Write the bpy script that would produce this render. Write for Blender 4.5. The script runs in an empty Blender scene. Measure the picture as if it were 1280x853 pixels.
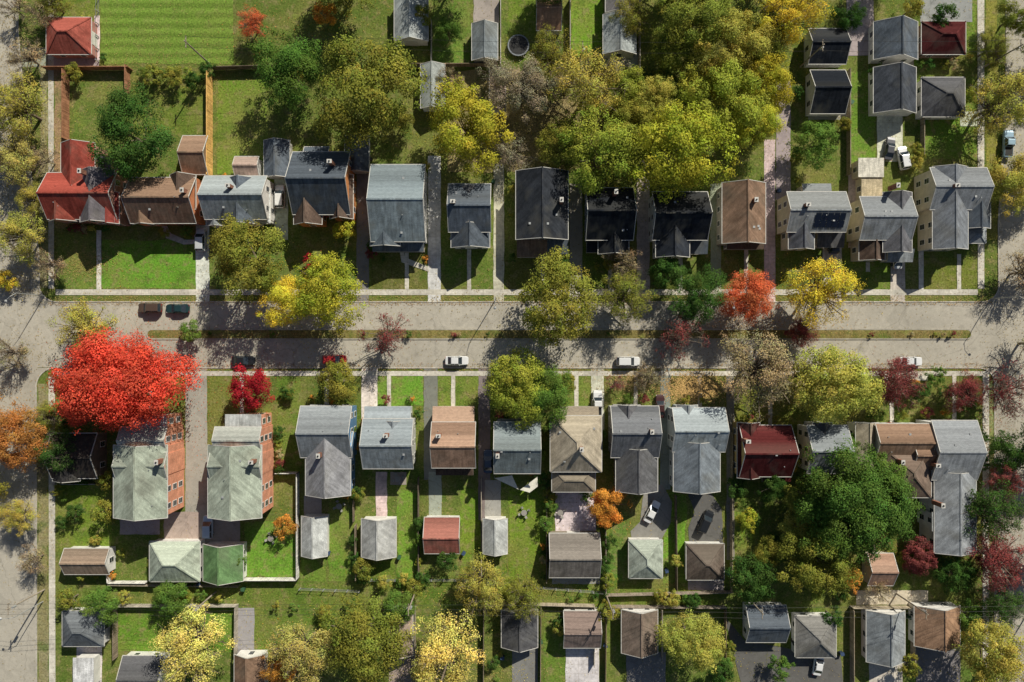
import bpy, math, random
import numpy as np
from mathutils import Vector
RN=random.Random(11)
S=0.16; H=136.5
sc=bpy.context.scene; COL=sc.collection
def P(px,py,h=0.0):
    k=(H-h)/H*S
    return ((px-640)*k,(426.5-py)*k)

# ---------------------------------------------------------------- materials
class G:
    def __init__(s,name):
        s.m=bpy.data.materials.new(name); s.m.use_nodes=True; s.t=s.m.node_tree; s.t.nodes.clear()
    def n(s,ty,props=None,**inp):
        x=s.t.nodes.new(ty)
        for k,v in (props or {}).items(): setattr(x,k,v)
        for k,v in inp.items():
            k=k.replace('_',' ')
            sock=x.inputs[int(k[1:])] if (k[0]=='i' and k[1:].isdigit()) else x.inputs[k]
            if isinstance(v,bpy.types.NodeSocket): s.t.links.new(v,sock)
            else: sock.default_value=v
        return x
    def noise(s,vec,scale,detail=3,rough=.55):
        return s.n('ShaderNodeTexNoise',Vector=vec,Scale=scale,Detail=detail,Roughness=rough).outputs['Fac']
    def rng(s,v,a,b,c,d):
        return s.n('ShaderNodeMapRange',i0=v,i1=a,i2=b,i3=c,i4=d).outputs[0]
    def mix(s,f,a,b,bt='MIX'):
        return s.n('ShaderNodeMixRGB',{'blend_type':bt},i0=f,i1=a,i2=b).outputs[0]
    def mul(s,a,v):
        if isinstance(a,tuple): a=a[:3]
        x=s.n('ShaderNodeVectorMath',{'operation':'SCALE'},i0=a,i3=v); return x.outputs[0]
    def math(s,op,a,b):
        return s.n('ShaderNodeMath',{'operation':op},i0=a,i1=b).outputs[0]
    def scalev(s,v,sx,sy,sz):
        return s.n('ShaderNodeVectorMath',{'operation':'MULTIPLY'},i0=v,i1=(sx,sy,sz)).outputs[0]
    def pos(s): return s.n('ShaderNodeNewGeometry').outputs['Position']
    def uv(s): return s.n('ShaderNodeUVMap',{'uv_map':'UVMap'}).outputs[0]
    def oc(s): return s.n('ShaderNodeObjectInfo').outputs['Color']
    def out(s,col,rough=.9,spec=.2,bump=None,bs=.3,bd=.05,metal=0.0):
        o=s.n('ShaderNodeOutputMaterial')
        if spec<=.2 and bump is None:
            b=s.n('ShaderNodeBsdfDiffuse',Color=col)
        else:
            b=s.n('ShaderNodeBsdfPrincipled',Base_Color=col,Roughness=rough,Metallic=metal); b.inputs['Specular IOR Level'].default_value=spec
        if bump is not None:
            bb=s.n('ShaderNodeBump',Height=bump,Strength=bs,Distance=bd); s.t.links.new(bb.outputs[0],b.inputs['Normal'])
        s.t.links.new(b.outputs[0],o.inputs[0]); return s.m

def m_grass(stripe=False):
    g=G('grass_striped' if stripe else 'grass'); p=g.pos(); c=g.oc()
    n1=g.noise(p,.08,3); n2=g.noise(p,.6,4,.65); n3=g.noise(p,2.6,4,.8); n4=g.noise(p,.25,3,.6); n5=g.noise(p,5.5,2,.6)
    a=.35 if stripe else 1.0
    x=g.mix(g.rng(n1,.45,.64,0.0,.6*a),c,(.23,.21,.065,1))
    x=g.mix(g.rng(n2,.50,.68,0.0,.8*a),x,(.26,.22,.10,1))
    x=g.mix(g.rng(n4,.52,.66,0.0,.6*a),x,(.075,.14,.022,1))
    x=g.mix(g.rng(n4,.30,.42,.6*a,0.0),x,(.20,.25,.05,1))
    x=g.mix(g.rng(n5,.60,.7,0.0,.5),x,(.38,.29,.12,1))
    x=g.mul(x,g.rng(n3,.3,.7,.45,1.55))
    if stripe:
        sp=g.n('ShaderNodeSeparateXYZ',i0=p).outputs[1]
        wv=g.math('ADD',sp,g.math('MULTIPLY',n4,.9))
        w=g.math('SINE',g.math('MULTIPLY',wv,2*math.pi/2.0),0.0)
        x=g.mul(x,g.rng(w,-.8,.8,.84,1.14))
    return g.out(x,.95,.1)
def m_road():
    g=G('road_asphalt'); p=g.pos(); c=g.oc()
    n1=g.noise(p,.08,3); n2=g.noise(p,1.3,4,.6); n3=g.noise(p,7,2,.7); st=g.noise(p,.45,3,.6); pt=g.noise(p,.16,1)
    x=g.mul(c,g.rng(n1,.3,.7,.86,1.14)); x=g.mul(x,g.rng(n2,.3,.7,.92,1.08)); x=g.mul(x,g.rng(n3,.3,.7,.90,1.10)); x=g.mul(x,g.rng(st,.55,.75,1.0,.78)); x=g.mul(x,g.rng(pt,.60,.61,1.0,.90))
    wob=g.n('ShaderNodeVectorMath',{'operation':'ADD'},i0=p,i1=g.n('ShaderNodeTexNoise',Vector=p,Scale=.9,Detail=2.0).outputs['Color']).outputs[0]
    v=g.n('ShaderNodeTexVoronoi',{'feature':'DISTANCE_TO_EDGE'},Vector=wob,Scale=.09).outputs[0]
    x=g.mul(x,g.rng(v,0.0,.008,.76,1.0))
    return g.out(x,.9,.2)
def m_conc():
    g=G('concrete_paving'); p=g.pos(); c=g.oc()
    n1=g.noise(p,.2,3); n2=g.noise(p,1.6,4,.7)
    x=g.mul(c,g.rng(n1,.3,.7,.74,1.2)); x=g.mul(x,g.rng(n2,.3,.7,.76,1.18))
    b=g.n('ShaderNodeTexBrick',{'offset':0.0},Vector=p,Color1=(1,1,1,1),Color2=(.93,.93,.92,1),Mortar=(.7,.67,.62,1),Scale=1.0)
    b.inputs['Mortar Size'].default_value=.025; b.inputs['Brick Width'].default_value=1.9; b.inputs['Row Height'].default_value=1.9
    x=g.mix(1.0,x,b.outputs[0],'MULTIPLY')
    return g.out(x,.9,.15)
def m_shingle():
    g=G('roof_shingle'); u=g.uv(); c=g.oc()
    b=g.n('ShaderNodeTexBrick',Vector=u,Color1=(1.12,1.12,1.12,1),Color2=(.86,.86,.87,1),Mortar=(.75,.75,.75,1),Scale=1.0)
    b.inputs['Mortar Size'].default_value=.015; b.inputs['Brick Width'].default_value=.4; b.inputs['Row Height'].default_value=.2
    x=g.mix(.9,c,b.outputs[0],'MULTIPLY')
    r=g.n('ShaderNodeVectorMath',{'operation':'ADD'},i0=u,i1=g.pos()).outputs[0]
    st=g.noise(g.scalev(r,1.1,.14,.3),1.0,4,.65); n2=g.noise(r,.3,3); n3=g.noise(r,4.5,2,.7); n4=g.noise(r,.16,2)
    x=g.mul(x,g.rng(st,.3,.7,.66,1.3)); x=g.mul(x,g.rng(n2,.3,.7,.76,1.24)); x=g.mul(x,g.rng(n3,.3,.7,.86,1.14))
    x=g.mix(g.rng(n4,.5,.7,0.0,.35),x,(.16,.15,.12,1))
    return g.out(x,.9,.15)
def m_siding():
    g=G('wall_siding'); u=g.uv(); c=g.oc()
    b=g.n('ShaderNodeTexBrick',Vector=u,Color1=(1,1,1,1),Color2=(.94,.94,.94,1),Mortar=(.6,.6,.6,1),Scale=1.0)
    b.inputs['Mortar Size'].default_value=.02; b.inputs['Brick Width'].default_value=9; b.inputs['Row Height'].default_value=.25
    x=g.mix(1.0,c,b.outputs[0],'MULTIPLY'); n=g.noise(u,.6,4); x=g.mul(x,g.rng(n,.3,.7,.8,1.12))
    return g.out(x,.7,.3)
def m_brick():
    g=G('wall_brick'); u=g.uv(); c=g.oc()
    b=g.n('ShaderNodeTexBrick',Vector=u,Color1=(1.2,1.1,1.1,1),Color2=(.7,.72,.75,1),Mortar=(1.3,1.5,1.6,1),Scale=1.0)
    b.inputs['Mortar Size'].default_value=.015; b.inputs['Brick Width'].default_value=.3; b.inputs['Row Height'].default_value=.1
    x=g.mix(1.0,c,b.outputs[0],'MULTIPLY'); n=g.noise(u,.7,4); x=g.mul(x,g.rng(n,.3,.7,.75,1.2))
    return g.out(x,.9,.2)
def m_plain(name,rough=.6,var=.12,spec=.4,metal=0.0):
    g=G(name); c=g.oc(); n=g.noise(g.pos(),2.0,3); x=g.mul(c,g.rng(n,.3,.7,1-var,1+var)); return g.out(x,rough,spec,None,0,0,metal)
def m_fix(name,col,rough=.6,spec=.4,var=.15,metal=0.0):
    g=G(name); n=g.noise(g.pos(),2.5,3); x=g.mul(col,g.rng(n,.3,.7,1-var,1+var)); return g.out(x,rough,spec,None,0,0,metal)
def m_wood():
    g=G('fence_wood'); u=g.uv(); c=g.oc()
    b=g.n('ShaderNodeTexBrick',{'offset':0.0},Vector=u,Color1=(1.15,1.15,1.15,1),Color2=(.75,.75,.75,1),Mortar=(.3,.3,.3,1),Scale=1.0)
    b.inputs['Mortar Size'].default_value=.015; b.inputs['Brick Width'].default_value=.18; b.inputs['Row Height'].default_value=5
    x=g.mix(1.0,c,b.outputs[0],'MULTIPLY'); n=g.noise(g.pos(),.8,4); x=g.mul(x,g.rng(n,.3,.7,.7,1.25)); return g.out(x,.85,.2)
def m_leaf(name='leaf',tr=.3):
    g=G(name); c=g.oc(); a=g.n('ShaderNodeAttribute',{'attribute_name':'tint'}).outputs['Color']
    x=g.mix(1.0,c,a,'MULTIPLY'); d=g.n('ShaderNodeBsdfDiffuse',Color=x); o=g.n('ShaderNodeOutputMaterial')
    if tr:
        t=g.n('ShaderNodeBsdfTranslucent',Color=x); m=g.n('ShaderNodeMixShader',i0=tr,i1=d.outputs[0],i2=t.outputs[0]); g.t.links.new(m.outputs[0],o.inputs[0])
    else: g.t.links.new(d.outputs[0],o.inputs[0])
    return g.m
def m_bark():
    g=G('bark'); n=g.noise(g.scalev(g.pos(),4,4,1),1.0,3); x=g.mul((.21,.17,.13),g.rng(n,.3,.7,.6,1.4)); return g.out(x,.95,.1)
M=dict(grass=m_grass(),stripe=m_grass(True),road=m_road(),conc=m_conc(),shingle=m_shingle(),siding=m_siding(),brick=m_brick(),
 paint=m_plain('car_paint',.25,.03,.6,.15),plain=m_plain('painted_surface'),wood=m_wood(),leaf=m_leaf('leaf',.25),litter=m_leaf('leaf_litter',0),bark=m_bark(),
 trim=m_fix('white_trim',(.78,.76,.72)),gutter=m_fix('fascia_trim',(.58,.56,.52)),glass=m_fix('window_glass',(.03,.04,.05),.08,.8,.2),
 rubber=m_fix('rubber',(.02,.02,.02),.8),chrome=m_fix('metal',(.5,.5,.5),.3,.5,.05,.9),lamp=m_fix('lamp_lens',(.7,.7,.65),.2),
 redl=m_fix('tail_lens',(.4,.02,.02),.2),dark=m_fix('dark_opening',(.015,.015,.015)),chim=m_fix('chimney_brick',(.28,.14,.10),.9,.2,.35),
 pole=m_fix('weathered_pole',(.34,.29,.23),.9,.2,.3),steel=m_fix('galvanised_steel',(.42,.43,.43),.5,.4,.1,.3),solar=m_fix('solar_cell',(.012,.016,.03),.15,.6,.1))

# ---------------------------------------------------------------- mesh builder
class MB:
    def __init__(s): s.v=[];s.f=[];s.m=[];s.uv=[]
    def face(s,pts,mat=0):
        i=len(s.v); pts=[Vector(p) for p in pts]; s.v+= [p[:] for p in pts]; s.f.append(tuple(range(i,i+len(pts)))); s.m.append(mat)
        n=Vector((0,0,0))
        for a in range(len(pts)):
            p,q=pts[a],pts[(a+1)%len(pts)]
            n+=Vector(((p.y-q.y)*(p.z+q.z),(p.z-q.z)*(p.x+q.x),(p.x-q.x)*(p.y+q.y)))
        if n.length<1e-9: n=Vector((0,0,1))
        n.normalize()
        u=Vector((0,0,1)).cross(n)
        u=Vector((1,0,0)) if u.length<1e-3 else u.normalized()
        w=n.cross(u)
        s.uv+=[(p.dot(u),p.dot(w)) for p in pts]
    def box(s,x0,y0,z0,x1,y1,z1,mat=0,bottom=True):
        a=[(x0,y0),(x1,y0),(x1,y1),(x0,y1)]
        for i in range(4):
            p,q=a[i],a[(i+1)%4]; s.face([(p[0],p[1],z0),(q[0],q[1],z0),(q[0],q[1],z1),(p[0],p[1],z1)],mat)
        s.face([(x,y,z1) for x,y in a],mat)
        if bottom: s.face([(x,y,z0) for x,y in reversed(a)],mat)
    def beam(s,a,b,w,h,mat=0):
        a=Vector(a);b=Vector(b);d=(b-a)
        if d.length<1e-6:return
        d.normalize(); sd=d.cross(Vector((0,0,1)))
        sd=Vector((1,0,0)) if sd.length<1e-3 else sd.normalized()
        up=sd.cross(d).normalized(); r=[]
        for c in (a,b): r.append([c-sd*w/2-up*h/2,c+sd*w/2-up*h/2,c+sd*w/2+up*h/2,c-sd*w/2+up*h/2])
        for i in range(4):
            j=(i+1)%4; s.face([r[0][i],r[1][i],r[1][j],r[0][j]],mat)
        s.face(r[0],mat); s.face(r[1][::-1],mat)
    def tube(s,pts,rad,n=6,mat=0):
        rings=[]
        for i,p in enumerate(pts):
            p=Vector(p); a=Vector(pts[max(i-1,0)]); b=Vector(pts[min(i+1,len(pts)-1)]); d=(b-a).normalized()
            x=d.cross(Vector((.3,1,.2))).normalized(); y=d.cross(x)
            rings.append([p+(x*math.cos(t*2*math.pi/n)+y*math.sin(t*2*math.pi/n))*rad[i] for t in range(n)])
        for i in range(len(rings)-1):
            for t in range(n):
                u=(t+1)%n; s.face([rings[i][t],rings[i][u],rings[i+1][u],rings[i+1][t]],mat)
        s.face(rings[-1],mat)
    def cyl(s,c,r,z0,z1,n=12,mat=0,r2=None):
        r2=r if r2 is None else r2
        a=[(math.cos(t*2*math.pi/n),math.sin(t*2*math.pi/n)) for t in range(n)]
        lo=[(c[0]+x*r,c[1]+y*r,z0) for x,y in a]; hi=[(c[0]+x*r2,c[1]+y*r2,z1) for x,y in a]
        for t in range(n):
            u=(t+1)%n; s.face([lo[t],lo[u],hi[u],hi[t]],mat)
        s.face(hi,mat)
    def loft(s,rings,mat=0):
        n=len(rings[0])
        for i in range(len(rings)-1):
            for t in range(n):
                u=(t+1)%n; s.face([rings[i][u],rings[i][t],rings[i+1][t],rings[i+1][u]],mat)
        s.face(rings[0],mat); s.face(rings[-1][::-1],mat)
    def build(s,name,mats):
        me=bpy.data.meshes.new(name); me.from_pydata(s.v,[],s.f)
        for m in mats: me.materials.append(M[m])
        me.polygons.foreach_set('material_index',s.m)
        l=me.uv_layers.new(name='UVMap'); l.data.foreach_set('uv',[c for t in s.uv for c in t]); me.update(); return me
def obj(name,data,parent=None,loc=(0,0,0),rz=0,color=None,**kw):
    o=bpy.data.objects.new(name,data); COL.objects.link(o); o.location=loc; o.rotation_euler[2]=rz
    if parent: o.parent=parent
    if color: o.color=(color[0],color[1],color[2],1)
    for k,v in kw.items(): o[k]=v
    return o
def root(name,loc,label,category,group=None,rz=0):
    o=bpy.data.objects.new(name,None); COL.objects.link(o); o.location=loc; o.rotation_euler[2]=rz; o.empty_display_size=.5
    o['label']=label; o['category']=category
    if group:o['group']=group
    return o

# ---------------------------------------------------------------- ground sheets
def sheet(name,pts,z,mat,color,wob=0.0,step=1.4):
    q=[P(*p) for p in pts]; r=[]
    for i in range(len(q)):
        a,b=q[i],q[(i+1)%len(q)]; L=math.hypot(b[0]-a[0],b[1]-a[1]); n=max(1,int(L/step)) if wob>0 else 1
        for k in range(n):
            t=k/n; w=wob if k>0 else wob*.3
            r.append((a[0]+(b[0]-a[0])*t+RN.uniform(-w,w),a[1]+(b[1]-a[1])*t+RN.uniform(-w,w),z))
    ar=sum(r[i][0]*r[(i+1)%len(r)][1]-r[(i+1)%len(r)][0]*r[i][1] for i in range(len(r)))
    if ar<0:r.reverse()
    b=MB(); b.face(r); return obj(name,b.build(name,[mat]),color=color,kind='structure')
def rect(name,x0,y0,x1,y1,z,mat,color,wob=0.0): return sheet(name,[(x0,y0),(x1,y0),(x1,y1),(x0,y1)],z,mat,color,wob)
b=MB(); b.face([(-1500,-1500,0),(1500,-1500,0),(1500,1500,0),(-1500,1500,0)]); obj('ground',b.build('ground',['grass']),color=(.12,.165,.035),kind='structure')
GB=(.145,.265,.032); GM=(.135,.21,.034); GD=(.105,.155,.03); GY=(.23,.235,.05); DI=(.32,.27,.15)
lawns=[(72,292,121,361,GM),(128,300,246,361,GB),(262,285,345,361,GM),(345,290,445,361,GD),(464,320,533,362,GD),(553,318,615,362,GD),(632,325,730,362,GD),(732,322,795,362,GD),
(1055,312,1112,362,GM),(1155,322,1222,362,GM),(905,312,953,362,GD),(272,100,335,218,GB),(92,92,158,172,GM),(168,92,262,168,GM),
(472,470,529,508,GB),(346,470,376,600,GM),(260,470,300,520,GM),(548,470,598,508,GM),(614,470,680,508,GM),(72,606,140,690,GM),(306,652,372,720,GB),
(410,622,450,726,GB),(497,612,522,722,GB),(576,612,600,722,GB),(636,612,684,724,GB),(753,640,784,738,GM),(829,615,857,735,GB),(305,728,900,757,GM),(148,757,296,815,GB),
(680,759,738,853,GM),(757,759,777,853,GM),(376,700,408,727,GM),(72,730,300,755,GM),(60,-30,122,20,GM),(0,-60,20,-20,GM),(635,-20,668,80,GM),(714,-20,752,70,GB),(800,-10,850,90,GM),
(540,0,588,85,GM),(1060,90,1094,215,GB),(1147,145,1215,200,GM),(1205,0,1220,200,GM),(905,470,1000,530,GM),(300,759,480,853,GM),(906,640,950,735,GM),(1000,600,1150,700,GD),(1135,759,1220,853,GM),
(50,60,60,360,DI),(68,60,86,285,DI),(47,480,60,853,DI),(1236,480,1242,853,DI),(560,88,760,215,DI),(1232,0,1246,300,GY),(100,182,250,216,GD),(444,655,452,726,GB),(530,696,574,724,GM),(578,650,600,692,GB),(452,700,494,726,GM),(700,470,738,508,GM),(612,696,634,724,GM)]
for i,(a,b_,c,d,k) in enumerate(lawns):
    rect('lawn',a,b_,c,d,.003+.0004*i,'grass',tuple(v*RN.uniform(.85,1.18) for v in k),.3)
rect('lawn',126,-30,292,80,.028,'stripe',(.155,.25,.04),.2)
ROADC=(.44,.405,.34)
rect('road',-400,378,1700,459.5,.032,'road',ROADC)
sheet('road',[(-34,-700),(22,-700),(23,40),(38,200),(50,330),(50,380),(46,480),(47,900),(49,1500),(-20,1500),(-20,380)],.036,'road',ROADC)
sheet('road',[(1258,-700),(1330,-700),(1330,1500),(1242,1500),(1242,480),(1247,380),(1247,280),(1256,120)],.040,'road',ROADC)
def fil(cx,cy,dx,dy,r,z):
    pts=[(cx,cy)]+[(cx+dx*r*(1-math.sin(t*math.pi/16)),cy+dy*r*(1-math.cos(t*math.pi/16))) for t in range(9)]
    sheet('road',pts,z,'road',ROADC); return pts[1:]
k1=fil(49,377.5,1,-1,22,.044); k2=fil(45.5,460,1,1,24,.044); k3=fil(1248,377.5,-1,-1,20,.044); k4=fil(1243,460,-1,1,20,.044)
def kerb(pts,name='kerb'):
    b=MB(); q=[P(*p) for p in pts]
    for i in range(len(q)-1): b.beam((q[i][0],q[i][1],.06),(q[i+1][0],q[i+1][1],.06),.22,.14+.002*(i%2))
    obj(name,b.build(name,['conc']),color=(.54,.5,.44),kind='structure')
kerb([(22,-300),(23,40),(38,200),(50,330),(49.5,355)]); kerb(k1); kerb([(71,377.5),(1228,377.5)]); kerb(k3); kerb([(1248,357),(1247.5,280),(1257,120),(1259,-300)])
kerb([(46.3,1000),(45.8,484)]); kerb(k2); kerb([(70,460),(1223,460)]); kerb(k4); kerb([(1243,480),(1243,1000)])
pts=[]
for t in range(9): pts.append((190+6*-math.sin(t*math.pi/8),418-6*math.cos(t*math.pi/8)))
for t in range(9): pts.append((1208+6*math.sin(t*math.pi/8),418+6*math.cos(t*math.pi/8)))
q=[P(*p) for p in pts]; b=MB(); b.face([(x,y,.15) for x,y in q]); b2=MB()
obj('median',b.build('median',['grass']),color=(.19,.155,.055),kind='structure')
for i in range(len(q)): b2.beam((q[i][0],q[i][1],.07),(q[(i+1)%len(q)][0],q[(i+1)%len(q)][1],.07),.26,.18+.002*(i%2))
obj('kerb',b2.build('kerb',['conc']),color=(.42,.39,.33),kind='structure')
CO=(.64,.60,.52); CL=(.76,.72,.64); CD=(.38,.36,.315); AS=(.14,.135,.128); AG=(.25,.24,.22)
for r in [(70,362,1222,369),(66,464,1228,470)]: rect('pavement',*r,.062,'conc',CO)
for p in [[(60,-200),(67,-200),(68,361),(61,361)],[(61,471),(69,471),(70,1000),(62,1000)],[(1221,-200),(1230,-200),(1230,361),(1222,361)],[(1228,464),(1236,464),(1236,1000),(1228,1000)]]: sheet('pavement',p,.066,'conc',CO)
drv=[(245,282,262,377,CL),(343,222,360,300,CO),(446,190,461,377,AG),(535,195,551,377,CL),(617,205,630,377,CO),(712,230,728,377,CD),(796,200,812,377,CO),(888,230,901,377,CD),(955,175,969,377,CO),
(1028,305,1052,377,CO),(1113,322,1131,377,CO),(1096,143,1128,202,CL),(1070,560,1090,600,CO),(232,460,259,672,CD),(452,460,472,524,CL),(530,460,547,600,AG),(598,460,613,650,AG),(739,460,755,540,CO),(825,460,838,612,AG),(908,460,918,700,AG),
(488,590,508,606,CD),(470,590,484,648,CO),(536,590,552,646,CD),(606,600,626,646,CD),(694,614,745,668,CL),(205,640,250,676,CD),(251,648,300,680,CD),(380,620,402,646,CD),(150,650,200,668,CD),
(707,808,749,900,CL),(640,808,672,900,AG),(783,815,832,900,AG),(1086,826,1128,900,CO),(1145,806,1200,900,AG),(296,760,318,820,CD),(96,806,128,900,CO),(1070,738,1160,756,CO),(486,800,520,900,CD),
(60,66,124,86,CD),(28,60,59,84,CD),(592,0,624,30,CD),(752,66,800,84,CD),(1058,0,1092,70,CD),(1100,72,1142,84,CD),(1010,140,1060,150,CD),(118,20,125,75,CL),(1150,0,1215,28,CD),(1060,215,1072,310,CO),(1200,140,1221,158,CO),
(970,92,988,250,CD),(860,720,905,738,CD),(690,720,750,730,CD),(380,228,442,240,CD)]
for i,(a,b_,c,d,k) in enumerate(drv): rect('driveway',a,b_,c,d,.046+.0002*i,'conc' if k in(CO,CL) else 'road',tuple(v*RN.uniform(.88,1.1) for v in k),.08)
for z,(p,k) in enumerate([([(806,606),(828,606),(840,628),(838,654),(826,676),(790,676),(788,664),(800,652)],AG),([(858,612),(884,610),(902,636),(904,680),(862,681),(860,660),(868,640)],AS),([(905,770),(930,800),(990,812),(1050,820),(1060,905),(950,905),(925,850)],AS)]): sheet('driveway',p,.059+.0005*z,'road',k,.12)
paths=[(121,288,127,362,CL),(506,316,511,362,CO),(584,312,589,362,CO),(676,322,681,362,CO),(760,318,765,362,CO),(848,322,853,362,CO),(930,312,935,362,CO),(1082,328,1087,340,CO),(1148,312,1154,362,CL),(1196,318,1201,362,CO),
(186,469,191,532,CO),(300,469,305,520,CO),(406,469,411,508,CO),(484,469,489,508,CO),(564,469,569,510,CO),(646,469,651,526,CO),(718,469,723,510,CO),(792,469,797,508,CO),(872,469,877,510,CO),(960,469,965,535,CO),(1112,477,1117,530,CL),(1190,469,1195,528,CO),(1105,470,1160,476,CL)]
for i,(a,b_,c,d,k) in enumerate(paths): rect('path',a,b_,c,d,.072+.0003*i,'conc',k,.05)
sheet('path',[(200,278),(206,276),(214,292),(232,300),(247,300),(247,305),(230,306),(208,298)],.082,'conc',CO,.04)
sheet('path',[(498,306),(504,306),(506,322),(536,334),(536,340),(502,328)],.086,'conc',CO,.04)

# ---------------------------------------------------------------- trees
def crown(name,seed,R,ncl,nlf,ls,mode,outl=.28,spread=1.3,crm=1.0):
    rg=np.random.default_rng(seed); zc=1.08*R; fl=.74
    th=rg.uniform(0,2*np.pi,ncl); cz=rg.uniform(-.5,1,ncl); rr=np.sqrt(1-cz**2)
    ph=rg.uniform(0,6.28,3); k0=.55 if outl<.15 else 1.0
    out=1+k0*(.12*np.sin(2*th+ph[0])+.10*np.sin(3*th+ph[1])+.08*np.sin(5*th+ph[2]))
    rho=rg.uniform(.5,.84,ncl); rho[:max(2,ncl//7)]*=.45
    cr=R*rg.uniform(.12,.28,ncl)*crm
    ou=rg.random(ncl)<outl; rho[ou]=rg.uniform(.82,.98,ou.sum()); cr[ou]*=.62
    C=np.stack([rr*np.cos(th)*rho*out*R,rr*np.sin(th)*rho*out*R,cz*rho*fl*R],1)
    w=cr**2/np.sum(cr**2); idx=rg.choice(ncl,nlf,p=w)
    ns=7; sub=rg.normal(size=(ncl,ns,3)); sub[:,:,2]+=.5; sub/=np.linalg.norm(sub,axis=2)[:,:,None]
    si=rg.integers(0,ns,nlf); sd=sub[idx,si]
    d=sd*rg.uniform(.3,1.0,(nlf,1))+rg.normal(size=(nlf,3))*.5; d/=np.linalg.norm(d,axis=1)[:,None]
    rad=cr[idx]*np.where(rg.random(nlf)<.2,rg.uniform(.85,spread,nlf),rg.uniform(.35,1.0,nlf)**.5)
    p=C[idx]+d*rad[:,None]*np.array([1,1,.8]); p+=rg.normal(size=(nlf,3))*R*.014; p[:,2]+=zc
    gdir=p-np.array([0,0,zc*.8]); gdir/=np.linalg.norm(gdir,axis=1)[:,None]
    n=d*.8+gdir*.45+rg.normal(size=(nlf,3))*.36+np.array([0,0,.25]); n/=np.linalg.norm(n,axis=1)[:,None]
    t=np.cross(n,rg.normal(size=(nlf,3))); t/=np.linalg.norm(t,axis=1)[:,None]; bt=np.cross(n,t)
    a=ls*rg.uniform(.6,1.25,nlf); c=a*rg.uniform(.55,.85,nlf)
    v=np.stack([p-t*a[:,None],p-bt*c[:,None],p+t*a[:,None],p+bt*c[:,None]],1).reshape(-1,3)
    me=bpy.data.meshes.new(name+'_crown'); me.vertices.add(nlf*4); me.vertices.foreach_set('co',v.ravel().astype(np.float32))
    me.loops.add(nlf*4); me.loops.foreach_set('vertex_index',np.arange(nlf*4,dtype=np.int32)); me.polygons.add(nlf)
    me.polygons.foreach_set('loop_start',np.arange(0,nlf*4,4,dtype=np.int32)); me.polygons.foreach_set('loop_total',np.full(nlf,4,dtype=np.int32)); me.update()
    br=(rg.uniform(.78,1.22,ncl)[idx]*rg.uniform(.82,1.18,(ncl,ns))[idx,si]*rg.uniform(.78,1.22,nlf)); hu=rg.uniform(-.16,.12,ncl)[idx]+rg.uniform(-.07,.07,nlf)
    colr=np.stack([br*(1+hu),br*(1-hu*.2),br*rg.uniform(.8,1.2,nlf),np.ones(nlf)],1); colr=np.repeat(colr,4,axis=0)
    at=me.color_attributes.new('tint','FLOAT_COLOR','POINT'); at.data.foreach_set('color',colr.ravel().astype(np.float32))
    me.materials.append(M['leaf'])
    b=MB(); tr=.045*R; top=zc+.1*R
    b.tube([(0,0,-.1),(.02*R,0,.3*R),(0,.03*R,.7*R),(.02*R,0,top)],[tr*1.25,tr,tr*.8,tr*.35],7)
    rd=random.Random(seed); k=10 if mode=='d' else ncl
    for i in range(min(k,ncl)):
        c0=Vector(C[i])+Vector((0,0,zc)); z0=rd.uniform(.45,.95)*R; s0=Vector((0,0,z0)); mid=s0.lerp(c0,.5)+Vector((rd.uniform(-.06,.06)*R,rd.uniform(-.06,.06)*R,-.05*R))
        b.tube([s0,mid,c0],[tr*.5,tr*.32,tr*.14],5)
        if mode!='d':
            for j in range(14 if mode=='b' else 5):
                dd=Vector((rd.gauss(0,1),rd.gauss(0,1),rd.gauss(.3,.8))).normalized()*float(cr[i])*rd.uniform(.9,1.7)
                s1=mid.lerp(c0,rd.uniform(.2,1)); e=s1+dd+(c0-s0).normalized()*float(cr[i])*.4; b.tube([s1,s1.lerp(e,.5)+Vector((0,0,.1)),e],[tr*.19,tr*.13,tr*.07],3)
    return b.build(name+'_trunk',['bark']),me
TV={'D':[crown('tree',10+i,8,RN.choice([76,90,104]),21000,.165,'d') for i in range(8)],
 'H':[crown('dome',210+i,8,130,24000,.155,'d',.12,1.25) for i in range(4)],
 'A':[crown('airy',40+i,8,70,10500,.155,'a') for i in range(5)],'B':[crown('bare',60+i,6,38,2000,.15,'b') for i in range(4)],
 'M':[crown('mid',80+i,4.5,56,9500,.125,'d',.14,1.25,1.02) for i in range(5)],'S':[crown('small',100+i,2.2,26,2600,.10,'d',.12,1.2,1.15) for i in range(4)],'U':[crown('shrub',120+i,.9,12,600,.075,'d',.1,1.15,1.4) for i in range(4)]}
REFR=dict(D=8,H=8,A=8,B=6,M=4.5,S=2.2,U=.9)
TC=dict(G=(.07,.14,.03,'dark green'),g=(.145,.24,.045,'green'),J=(.115,.20,.04,'mid green'),O=(.28,.28,.05,'olive green'),Y=(.50,.48,.055,'yellow-green'),L=(.80,.61,.07,'yellow'),Z=(.34,.37,.055,'fresh yellow-green'),
 W=(.78,.67,.18,'lemon yellow'),N=(.68,.31,.06,'orange'),E=(.46,.21,.06,'rust'),X=(.70,.19,.08,'orange-red'),R=(.66,.095,.055,'bright red'),C=(.46,.028,.04,'crimson'),M=(.26,.07,.065,'maroon'),T=(.46,.36,.19,'tan'),K=(.40,.36,.23,'brownish grey'),Q=(.48,.43,.09,'olive yellow'),F=(.58,.49,.14,'golden'))
TREES=[]
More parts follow.
